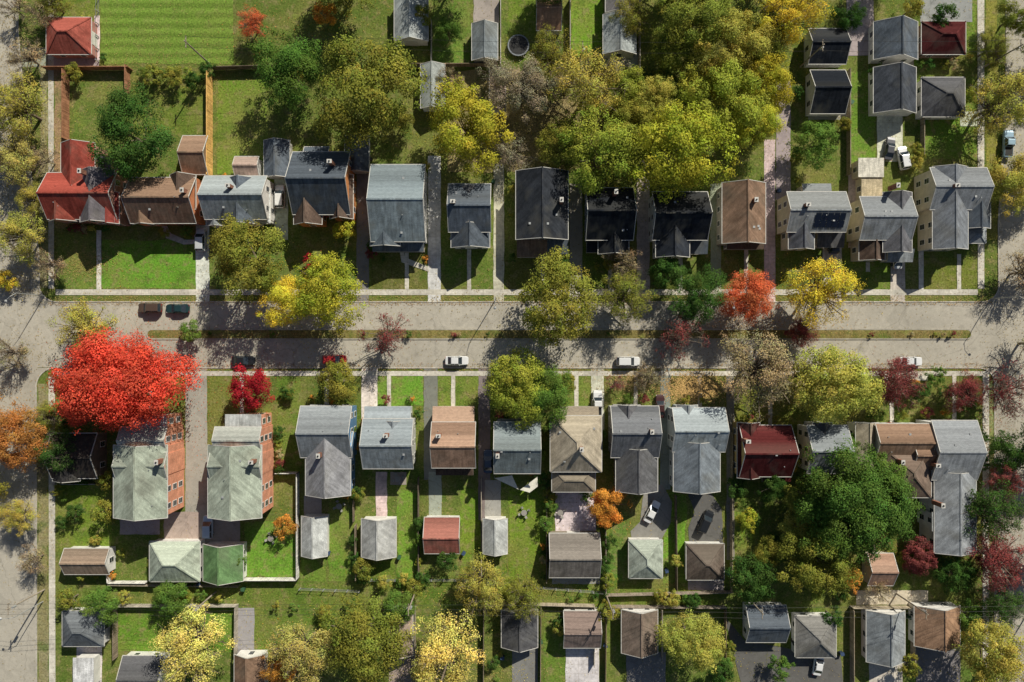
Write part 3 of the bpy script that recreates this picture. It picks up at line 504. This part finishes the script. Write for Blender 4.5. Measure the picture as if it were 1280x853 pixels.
fence([(124,0),(124,78)],1.2,(.5,.5,.5),'grey metal rail fence beside a lawn',False); fence([(1058,90),(1058,220)],1.7,(.3,.25,.18)); fence([(1150,150),(1150,200)],1.5,(.3,.25,.18))
fence([(348,590),(374,590),(374,722),(306,722)],1.8,WF,'white vinyl fence enclosing a bright lawn'); fence([(138,705),(140,726),(186,726)],1.6,WF,'white vinyl fence by a garage')
for x,y0,y1,c in [(443,600,650,(.2,.16,.12)),(524,596,724,(.16,.13,.1)),(602,596,724,(.35,.3,.24)),(683,600,725,(.2,.16,.12)),(756,620,738,(.3,.25,.2)),(843,618,735,(.16,.13,.1)),(913,540,735,(.3,.25,.18)),(298,757,815,(.4,.36,.3)),(147,757,820,(.25,.2,.15)),(676,757,853,(.25,.2,.14)),(742,757,830,(.4,.36,.3)),(757,760,853,(.2,.16,.1)),(826,760,820,(.35,.3,.25)),(905,760,853,(.2,.15,.1)),(1062,760,853,(.3,.24,.18)),(520,757,853,(.3,.26,.2)),(605,757,853,(.2,.17,.12)),(1138,760,830,(.3,.25,.2)),(446,655,722,(.25,.2,.15))]:
    fence([(x,y0),(x+RN.uniform(-1,1),y1)],RN.choice([1.5,1.8]),c)
fence([(147,755),(298,755)],1.6,(.42,.38,.32),'weathered pale timber fence along the alley'); fence([(615,752),(742,755)],1.6,(.4,.34,.26),'weathered pale timber fence along the alley'); fence([(757,756),(905,757)],1.6,(.3,.25,.2)); fence([(376,735),(450,738)],1.2,(.5,.5,.5),'grey metal rail fence along the alley',False); fence([(450,724),(600,724)],1.2,(.5,.5,.5),'grey metal rail fence along the alley',False); fence([(603,727),(756,740)],1.3,(.5,.5,.5),'grey metal rail fence along the alley',False); fence([(756,742),(913,738)],1.5,(.3,.25,.2)); fence([(72,604),(140,604)],1.3,(.4,.36,.3),'pale timber fence beside a garden')
fence([(1062,757),(1140,757)],1.6,(.35,.3,.22))
fence([(140,729),(300,731)],1.4,(.3,.26,.2),'weathered timber fence behind garages')

# ---------------------------------------------------------------- cars
def ring(x,w,zb,zt): return [(x,-w*.86,zb),(x,-w,zb+.16),(x,-w,zt-.16),(x,-w*.86,zt),(x,w*.86,zt),(x,w,zt-.16),(x,w,zb+.16),(x,w*.86,zb)]
def carkit(kind):
    K={}; b=MB()
    if kind=='sedan': b.loft([ring(-2.32,.66,.35,.72),ring(-2.22,.82,.26,.88),ring(-1.5,.9,.24,.97),ring(.85,.9,.24,.95),ring(1.75,.87,.24,.84),ring(2.15,.8,.26,.74),ring(2.32,.6,.34,.68)]); g=(-1.75,1.05,-1.05,.3,.94,1.42)
    elif kind=='suv': b.loft([ring(-2.3,.74,.4,.95),ring(-2.2,.9,.3,1.05),ring(-1.3,.95,.28,1.08),ring(.95,.95,.28,1.06),ring(1.85,.92,.28,.98),ring(2.2,.84,.3,.88),ring(2.34,.66,.38,.74)]); g=(-2.15,1.15,-1.9,.4,1.05,1.72)
    else: b.loft([ring(-2.7,.86,.42,.98),ring(-2.62,.93,.34,1.05),ring(.9,.96,.3,1.06),ring(2.2,.94,.3,1.0),ring(2.6,.86,.32,.88),ring(2.72,.7,.4,.76)]); b.box(-2.5,-.76,1.02,-.75,.76,1.068,1); g=(-.65,1.3,-.45,.65,1.04,1.75)
    K['body']=b.build('body',['paint','dark']); x0,x1,u0,u1,z0,z1=g; w0=.8 if kind=='sedan' else .88; w1=w0-.15
    b=MB(); lo=[(x0,-w0,z0),(x1,-w0,z0),(x1,w0,z0),(x0,w0,z0)]; hi=[(u0,-w1,z1),(u1,-w1,z1),(u1,w1,z1),(u0,w1,z1)]
    for i in range(4): b.face([lo[i],lo[(i+1)%4],hi[(i+1)%4],hi[i]])
    K['window']=b.build('window',['glass'])
    b=MB(); b.loft([[(u0-.03,-w1*.85,z1-.03),(u0-.03,w1*.85,z1-.03),(u0-.03,w1*.85,z1),(u0-.03,-w1*.85,z1)],[(u0+.1,-w1-.02,z1-.03),(u0+.1,w1+.02,z1-.03),(u0+.1,w1*.9,z1+.05),(u0+.1,-w1*.9,z1+.05)],[(u1-.1,-w1-.02,z1-.03),(u1-.1,w1+.02,z1-.03),(u1-.1,w1*.9,z1+.05),(u1-.1,-w1*.9,z1+.05)],[(u1+.03,-w1*.85,z1-.03),(u1+.03,w1*.85,z1-.03),(u1+.03,w1*.85,z1),(u1+.03,-w1*.85,z1)]])
    for s_ in(-1,1):
        for (a,c) in ((lo[0],hi[0]),(lo[1],hi[1])): b.beam((a[0],abs(a[1])*s_,a[2]),(c[0],abs(c[1])*s_,c[2]),.07,.07)
        xm=(u0+u1)/2; b.beam((xm-.1,w0*s_,z0),(xm,w1*s_,z1),.08,.06)
        b.box(x1-.55,s_*(w0+.12)-.09,z0,x1-.4,s_*(w0+.12)+.09,z0+.14)
    K['roof']=b.build('roof',['paint'])
    b=MB()
    for (r,m,d) in ((.34,0,.11),(.2,1,.115)):
        pts=[(r*math.cos(t*math.pi/8),r*math.sin(t*math.pi/8)) for t in range(16)]
        for t in range(16): p,q=pts[t],pts[(t+1)%16]; b.face([(p[0],-d,p[1]),(q[0],-d,q[1]),(q[0],d,q[1]),(p[0],d,p[1])],m)
        b.face([(p[0],d,p[1]) for p in pts],m); b.face([(p[0],-d,p[1]) for p in pts[::-1]],m)
    K['wheel']=b.build('wheel',['rubber','chrome'])
    b=MB(); b.box(-.12,-.2,-.07,.06,.2,.07); K['headlight']=b.build('headlight',['lamp']); K['taillight']=b.build('taillight',['redl'])
    K['L']=2.25 if kind!='pickup' else 2.62; K['zz']=.68 if kind=='sedan' else .82; return K
KIT={k:carkit(k) for k in('sedan','suv','pickup')}
def car(px,py,ang,col,kind,label,cat='car'):
    K=KIT[kind]; x,y=P(px,py,.8); rt=root('car' if kind!='pickup' else 'pickup_truck',(x,y,.08),label,cat,'cars parked along the kerb and driveways',math.radians(ang))
    obj('body',K['body'],rt,color=col); obj('roof',K['roof'],rt,color=col); obj('window',K['window'],rt)
    wx=K['L']-.85
    for a in(-wx,wx):
        for c in(-.83,.83): obj('wheel',K['wheel'],rt,(a,c,.34))
    for c in(-.6,.6): obj('headlight',K['headlight'],rt,(K['L']-.08,c,K['zz']-.04)); obj('taillight',K['taillight'],rt,(-K['L']+.06,c,K['zz']+.04))
    FOOT.append((x-2.5,y-2.5,x+2.5,y+2.5))
WT=(.82,.82,.81);SV=(.58,.6,.62);DK=(.02,.022,.025)
CARS=[(188,385,180,(.10,.065,.05),'suv','dark brown suv parked along the kerb'),(222,386,180,(.02,.05,.055),'sedan','dark green sedan parked along the kerb'),(251,300,90,SV,'suv','silver suv parked on a concrete driveway'),(350,246,90,WT,'suv','white suv parked between two houses'),(304,451,0,DK,'sedan','black sedan parked along the kerb'),
(418,450,0,(.4,.03,.03),'suv','red suv parked beneath a tree'),(571,451,0,WT,'sedan','white sedan parked along the kerb'),(785,452,0,WT,'suv','white suv parked along the kerb'),(1138,452,0,WT,'sedan','white sedan parked near the junction'),(260,659,90,(.45,.55,.66),'suv','pale blue suv behind the brick apartments'),(815,640,62,WT,'sedan','white sedan parked at an angle behind a house'),(882,652,65,DK,'suv','black suv parked at an angle behind a house'),
(747,505,90,WT,'pickup','white pickup truck on a narrow driveway'),(825,508,90,(.07,.03,.03),'sedan','dark maroon sedan on a narrow driveway'),(1129,198,100,WT,'suv','white suv on a concrete driveway'),(1260,180,88,(.35,.5,.62),'pickup','light blue pickup truck in the side street'),(1023,830,80,WT,'sedan','white sedan on an asphalt drive'),(610,577,90,(.06,.09,.15),'sedan','dark blue sedan beside a house'),(105,842,90,WT,'suv','white suv outside a small garage'),(1042,303,90,(.05,.06,.08),'suv','dark suv on a short driveway'),(1112,186,80,(.1,.1,.11),'sedan','charcoal sedan on a concrete driveway'),(1122,322,90,SV,'sedan','silver sedan beside the cream house')]
for c in CARS: car(*c[:6])

# ---------------------------------------------------------------- poles, wires, lamps, yard things
def upole(px,py,h=10.5,tf=True):
    x,y=P(px,py); rt=root('utility_pole',(x,y,0),'weathered wooden utility pole with crossarm and wires','utility pole','utility poles')
    b=MB(); b.cyl((0,0),.17,0,h,8,0,.11); obj('pole',b.build('pole',['pole']),rt); b=MB(); b.beam((0,-1.1,h-.6),(0,1.1,h-.6),.12,.14)
    for y_ in(-1,-.4,.4,1): b.cyl((0,y_),.05,h-.53,h-.3,6)
    obj('crossarm',b.build('crossarm',['pole']),rt)
    if tf: b=MB(); b.cyl((.3,0),.22,h-2.1,h-1.2,10); obj('transformer',b.build('transformer',['steel']),rt)
    return (x,y,h)
def wire(a,b_,dy):
    b=MB(); pts=[]
    for i in range(13):
        t=i/12; pts.append((a[0]+(b_[0]-a[0])*t,a[1]+dy+(b_[1]-a[1])*t,a[2]+(b_[2]-a[2])*t-.4-1.0*4*t*(1-t)*.8))
    b.tube(pts,[.022]*13,4); obj('power_line',b.build('power_line',['dark']),label='thin sagging overhead power line between poles',category='power line',group='overhead wires')
ps=[upole(x,y) for x,y in ((-120,738),(56,737),(270,740),(520,738),(757,742),(930,742),(1120,742),(1300,740))]
for a,c in zip(ps,ps[1:]):
    for dy in (-1,.9,0): wire(a,c,dy)
pt=[upole(x,y,10.5,x>300) for x,y in ((262,80),(505,82),(722,86),(1000,84),(1230,84))]
for a,c in zip(pt,pt[1:]):
    for dy in(-1,1): wire(a,c,dy)
def slamp(px,py,dx,dy):
    x,y=P(px,py); rt=root('street_lamp',(x,y,0),'grey metal street lamp with curved arm at kerb','street lamp','street lamps')
    b=MB(); b.cyl((0,0),.11,0,8,8,0,.06); obj('pole',b.build('pole',['steel']),rt)
    b=MB(); b.tube([(0,0,7.8),(dx*.9,dy*.9,8.5),(dx*2,dy*2,8.6)],[.05,.045,.04],6); obj('arm',b.build('arm',['steel']),rt)
    b=MB(); b.cyl((dx*2.2,dy*2.2),.28,8.45,8.62,10,0,.12); obj('lamp_head',b.build('lamp_head',['steel']),rt)
for a in ((54,752,-1,0),(56,370,-.7,-.7),(620,374,0,-1),(1238,374,.7,-.7),(900,374,0,-1),(380,374,0,-1),(1240,600,1,0)): slamp(*a)
x,y=P(648,57,.8); rt=root('trampoline',(x,y,0),'round black trampoline with padded rim on lawn','trampoline')
b=MB(); b.cyl((0,0),1.9,.86,.89,24); obj('mat',b.build('mat',['dark']),rt); b=MB()
for t in range(24):
    a=t*math.pi/12;c=(t+1)*math.pi/12; b.face([(1.9*math.cos(a),1.9*math.sin(a),.92),(2.15*math.cos(a),2.15*math.sin(a),.92),(2.15*math.cos(c),2.15*math.sin(c),.92),(1.9*math.cos(c),1.9*math.sin(c),.92)])
obj('rim',b.build('rim',['plain']),rt,color=(.2,.22,.24)); lm=MB(); lm.cyl((0,0),.04,0,.88,6); lm=lm.build('leg',['steel'])
for t in range(6): obj('leg',lm,rt,(2.0*math.cos(t*1.047),2.0*math.sin(t*1.047),0))
for pts_,l in (([(618,598),(640,594),(648,612)],'white triangular shade sail over a patio'),([(650,612),(672,596),(672,608),(662,616)],'cream shade sail over a patio')):
    b=MB(); q=[P(*p,2.6) for p in pts_]; q=q if sum((q[i][0]*q[(i+1)%len(q)][1]-q[(i+1)%len(q)][0]*q[i][1]) for i in range(len(q)))>0 else q[::-1]
    b.face([(*p,2.6+.3*(i%2)) for i,p in enumerate(q)])
    for p in q: b.cyl(p,.04,0,2.6,6,1)
    obj('shade_sail',b.build('shade_sail',['plain','steel']),color=(.75,.72,.62),label=l,category='shade sail')
b=MB(); b.loft([[(-.24,-.24,0),(.24,-.24,0),(.24,.24,0),(-.24,.24,0)][::-1],[(-.3,-.32,.95),(.3,-.32,.95),(.3,.32,.95),(-.3,.32,.95)][::-1]]); BINB=b.build('body',['plain']); b=MB(); b.box(-.33,-.36,.96,.33,.34,1.04); b.beam((-.3,.4,1.0),(.3,.4,1.0),.05,.05); BINL=b.build('lid',['plain']); b=MB(); b.beam((-.3,.3,.12),(.3,.3,.12),.22,.22); BINW=b.build('wheel',['rubber'])
for (px,py,c) in [(250,730,0),(306,735,1),(412,690,0),(500,695,1),(580,690,0),(600,690,1),(755,715,2),(832,712,0),(908,715,1),(628,820,0),(676,800,1),(756,805,0),(990,800,2),(1050,815,0),(1134,770,1),(140,712,2),(1147,60,0),(1062,130,1),(565,300,0),(463,200,2),(262,215,0),(617,228,1),(972,240,0),(1068,300,1)]:
    x,y=P(px,py); cc=[(.03,.05,.1),(.03,.08,.04),(.05,.05,.05)][c]; rt=root('wheelie_bin',(x,y,.06),['dark blue','dark green','charcoal'][c]+' wheeled rubbish bin beside a garage','rubbish bin','wheeled bins',RN.uniform(0,6.28))
    obj('body',BINB,rt,color=cc); obj('lid',BINL,rt,color=tuple(v*1.5 for v in cc)); obj('wheel',BINW,rt)
b=MB(); b.cyl((0,0),.6,.7,.75,14); b.cyl((0,0),.05,0,.7,6); TAB=b.build('table_top',['plain']); b=MB(); b.box(-.22,-.22,.42,.22,.22,.46); b.box(-.22,.18,.46,.22,.22,.9)
for a in(-.2,.2):
    for c in(-.2,.2): b.box(a-.02,c-.02,0,a+.02,c+.02,.42)
CHR=b.build('chair',['plain'])
for (px,py) in [(498,598),(425,632),(340,672),(655,640),(1130,555),(700,640)]:
    x,y=P(px,py); rt=root('patio_table',(x,y,.06),'round garden table with chairs on a patio','garden table','garden furniture'); obj('table_top',TAB,rt,color=(.3,.28,.25))
    for t in range(4):
        a=t*math.pi/2+.4; o=root('chair',(x+math.cos(a),y+math.sin(a),.06),'small garden chair beside a patio table','garden chair','garden furniture',a-math.pi/2); obj('seat',CHR,o,color=(.35,.34,.31))
for r in drv:
    x0,y1=P(r[0],r[1]); x1,y0=P(r[2],r[3]); FOOT.append((x0,y0,x1,y1))
def free(x,y,m=.3): return not any(r[0]-m<x<r[2]+m and r[1]-m<y<r[3]+m for r in FOOT)
cnt=0
mains=[f for f in FOOT[:130] if (f[2]-f[0])>8.5 and (f[3]-f[1])<20]
for f in mains:
    for _ in range(9):
        sd=RN.choice('NSNSEW')
        x=RN.uniform(f[0],f[2]) if sd in'NS' else (f[2]+.9 if sd=='E' else f[0]-.9); y=RN.uniform(f[1],f[3]) if sd in'EW' else (f[3]+1 if sd=='N' else f[1]-1)
        if free(x,y,.2) and cnt<210:
            px=x/S+640;py=426.5-y/S; cnt+=1; tree(px,py,RN.uniform(4,9),RN.choice('GGGggOOQMNT'))
def hedge(x0,y0,x1,y1,n,pal='GGggOOQZ',r0=5,r1=12):
    for i in range(n):
        t=RN.random(); px=x0+(x1-x0)*t+RN.uniform(-5,5); py=y0+(y1-y0)*t+RN.uniform(-4,4); x,y=P(px,py)
        if free(x,y,.6): tree(px,py,RN.uniform(r0,r1),RN.choice(pal),RN.choice('dda'))
for hd in ((170,92,262,92,6),(345,95,500,90,8),(560,92,840,95,10),(76,600,76,680,4),(140,745,300,745,7),(300,757,480,757,7),(450,722,600,730,8),(600,745,905,748,13),(910,560,910,730,9),(905,600,1000,720,12,'GGgO'),(1000,735,1080,750,5),(1065,640,1160,720,8,'GGgOM'),(1225,500,1232,760,10,'GOMNQ'),
 (1120,480,1220,500,8,'GgOMN'),(1000,150,1000,330,8),(1060,150,1060,230,4),(1150,150,1150,215,3),(1212,20,1212,190,5),(985,90,1005,130,4),(620,320,800,335,9,'GGgO'),(684,610,684,720,6),(757,640,757,730,5),(845,700,850,730,3),(525,600,525,720,5),(602,610,602,720,4),(445,560,445,700,5),(345,480,372,500,3),(60,510,140,520,4),(1130,840,1240,845,5),(905,840,930,760,4),(680,840,700,770,3),(620,815,620,850,3),(410,760,410,850,4)): hedge(*hd)
for px in (228,262,340,455,510,566,574,610,760,905,985,1090,1140,1168,1178,1192): tree(px,418,RN.uniform(3,6),RN.choice('GgOMT'))

# ---------------------------------------------------------------- fallen leaves
rg=np.random.default_rng(5); PP=[];CC=[]
for (x,y,rm,col) in TREES:
    n=int(28*rm**1.5) if rm>1.5 else 0
    if n==0: continue
    d=rg.normal(size=(n,2))*rm*.85+np.array([x-rm*.1,y-rm*.1]); PP.append(d); c=np.array(col)*.6+np.array([.14,.09,.02]); CC.append(c[None,:]*rg.uniform(.5,1.5,(n,1)))
for (x0,x1,y0,y1,n,c) in ((-20,60,20,370,5000,(.40,.32,.15)),(190,1210,413,424,4500,(.38,.24,.10)),(60,1240,370,378,3000,(.38,.28,.10)),(60,1240,454,464,3000,(.38,.24,.10)),(60,1240,376,382,2400,(.38,.24,.10)),(0,1280,0,853,20000,(.36,.27,.10)),(1220,1260,480,853,2000,(.34,.16,.09))):
    a=np.stack([(rg.uniform(x0,x1,n)-640)*S,(426.5-rg.uniform(y0,y1,n))*S],1); PP.append(a); CC.append(np.array(c)[None,:]*rg.uniform(.5,1.5,(n,1)))
for (cx,cy,sx,sy,n,c) in ((868,486,20,9,6500,(.62,.40,.16)),(790,478,18,8,2000,(.46,.32,.14)),(1000,490,26,10,2200,(.48,.34,.13)),(110,330,20,10,900,(.4,.3,.1)),(650,150,50,30,3500,(.40,.31,.14)),(25,200,18,90,3000,(.44,.34,.15)),(945,410,60,10,1500,(.5,.3,.12)),(640,735,60,10,1500,(.4,.32,.1)),(560,840,60,14,1500,(.5,.42,.12)),(200,90,60,20,1500,(.36,.28,.1))):
    a=np.stack([(rg.normal(cx,sx,n)-640)*S,(426.5-rg.normal(cy,sy,n))*S],1); PP.append(a); CC.append(np.array(c)[None,:]*rg.uniform(.55,1.4,(n,1)))
PP=np.concatenate(PP);CC=np.concatenate(CC); n=len(PP)
p=np.concatenate([PP,rg.uniform(.10,.17,(n,1))],1); ang=rg.uniform(0,6.28,n); s_=rg.uniform(.05,.12,n)
t=np.stack([np.cos(ang),np.sin(ang),rg.uniform(-.15,.15,n)],1); bt=np.stack([-np.sin(ang),np.cos(ang),rg.uniform(-.15,.15,n)],1)
v=np.stack([p-t*s_[:,None],p-bt*s_[:,None]*.7,p+t*s_[:,None],p+bt*s_[:,None]*.7],1).reshape(-1,3)
me=bpy.data.meshes.new('fallen_leaves'); me.from_pydata(v.tolist(),[],np.arange(n*4).reshape(-1,4).tolist())
at=me.color_attributes.new('tint','FLOAT_COLOR','POINT'); at.data.foreach_set('color',np.repeat(np.concatenate([CC,np.ones((n,1))],1),4,axis=0).ravel().astype(np.float32)); me.materials.append(M['litter'])
obj('fallen_leaves',me,color=(1,1,1),kind='stuff',label='scattered autumn leaves over lawns and road edges',category='fallen leaves')

# ---------------------------------------------------------------- camera, light
cd=bpy.data.cameras.new('camera'); cd.lens=24; cd.sensor_width=36; cd.clip_end=4000; co=bpy.data.objects.new('camera',cd); COL.objects.link(co); co.location=(0,0,H); sc.camera=co
EL=math.radians(37); AZ=math.radians(31); d=Vector((math.sin(AZ)*math.cos(EL),math.cos(AZ)*math.cos(EL),math.sin(EL)))
ld=bpy.data.lights.new('sun','SUN'); ld.energy=5.0; ld.angle=math.radians(.5); ld.color=(1,.95,.82); lo=bpy.data.objects.new('sun',ld); COL.objects.link(lo); lo.rotation_euler=d.to_track_quat('Z','Y').to_euler(); lo.location=d*100
w=bpy.data.worlds.new('World'); sc.world=w; w.use_nodes=True; nt=w.node_tree; sk=nt.nodes.new('ShaderNodeTexSky'); sk.sky_type='NISHITA'; sk.sun_disc=False; sk.sun_elevation=EL; sk.sun_rotation=AZ
bg=nt.nodes['Background']; nt.links.new(sk.outputs[0],bg.inputs[0]); bg.inputs[1].default_value=.05
sc.view_settings.view_transform='Standard'; sc.view_settings.look='None'; sc.view_settings.exposure=0
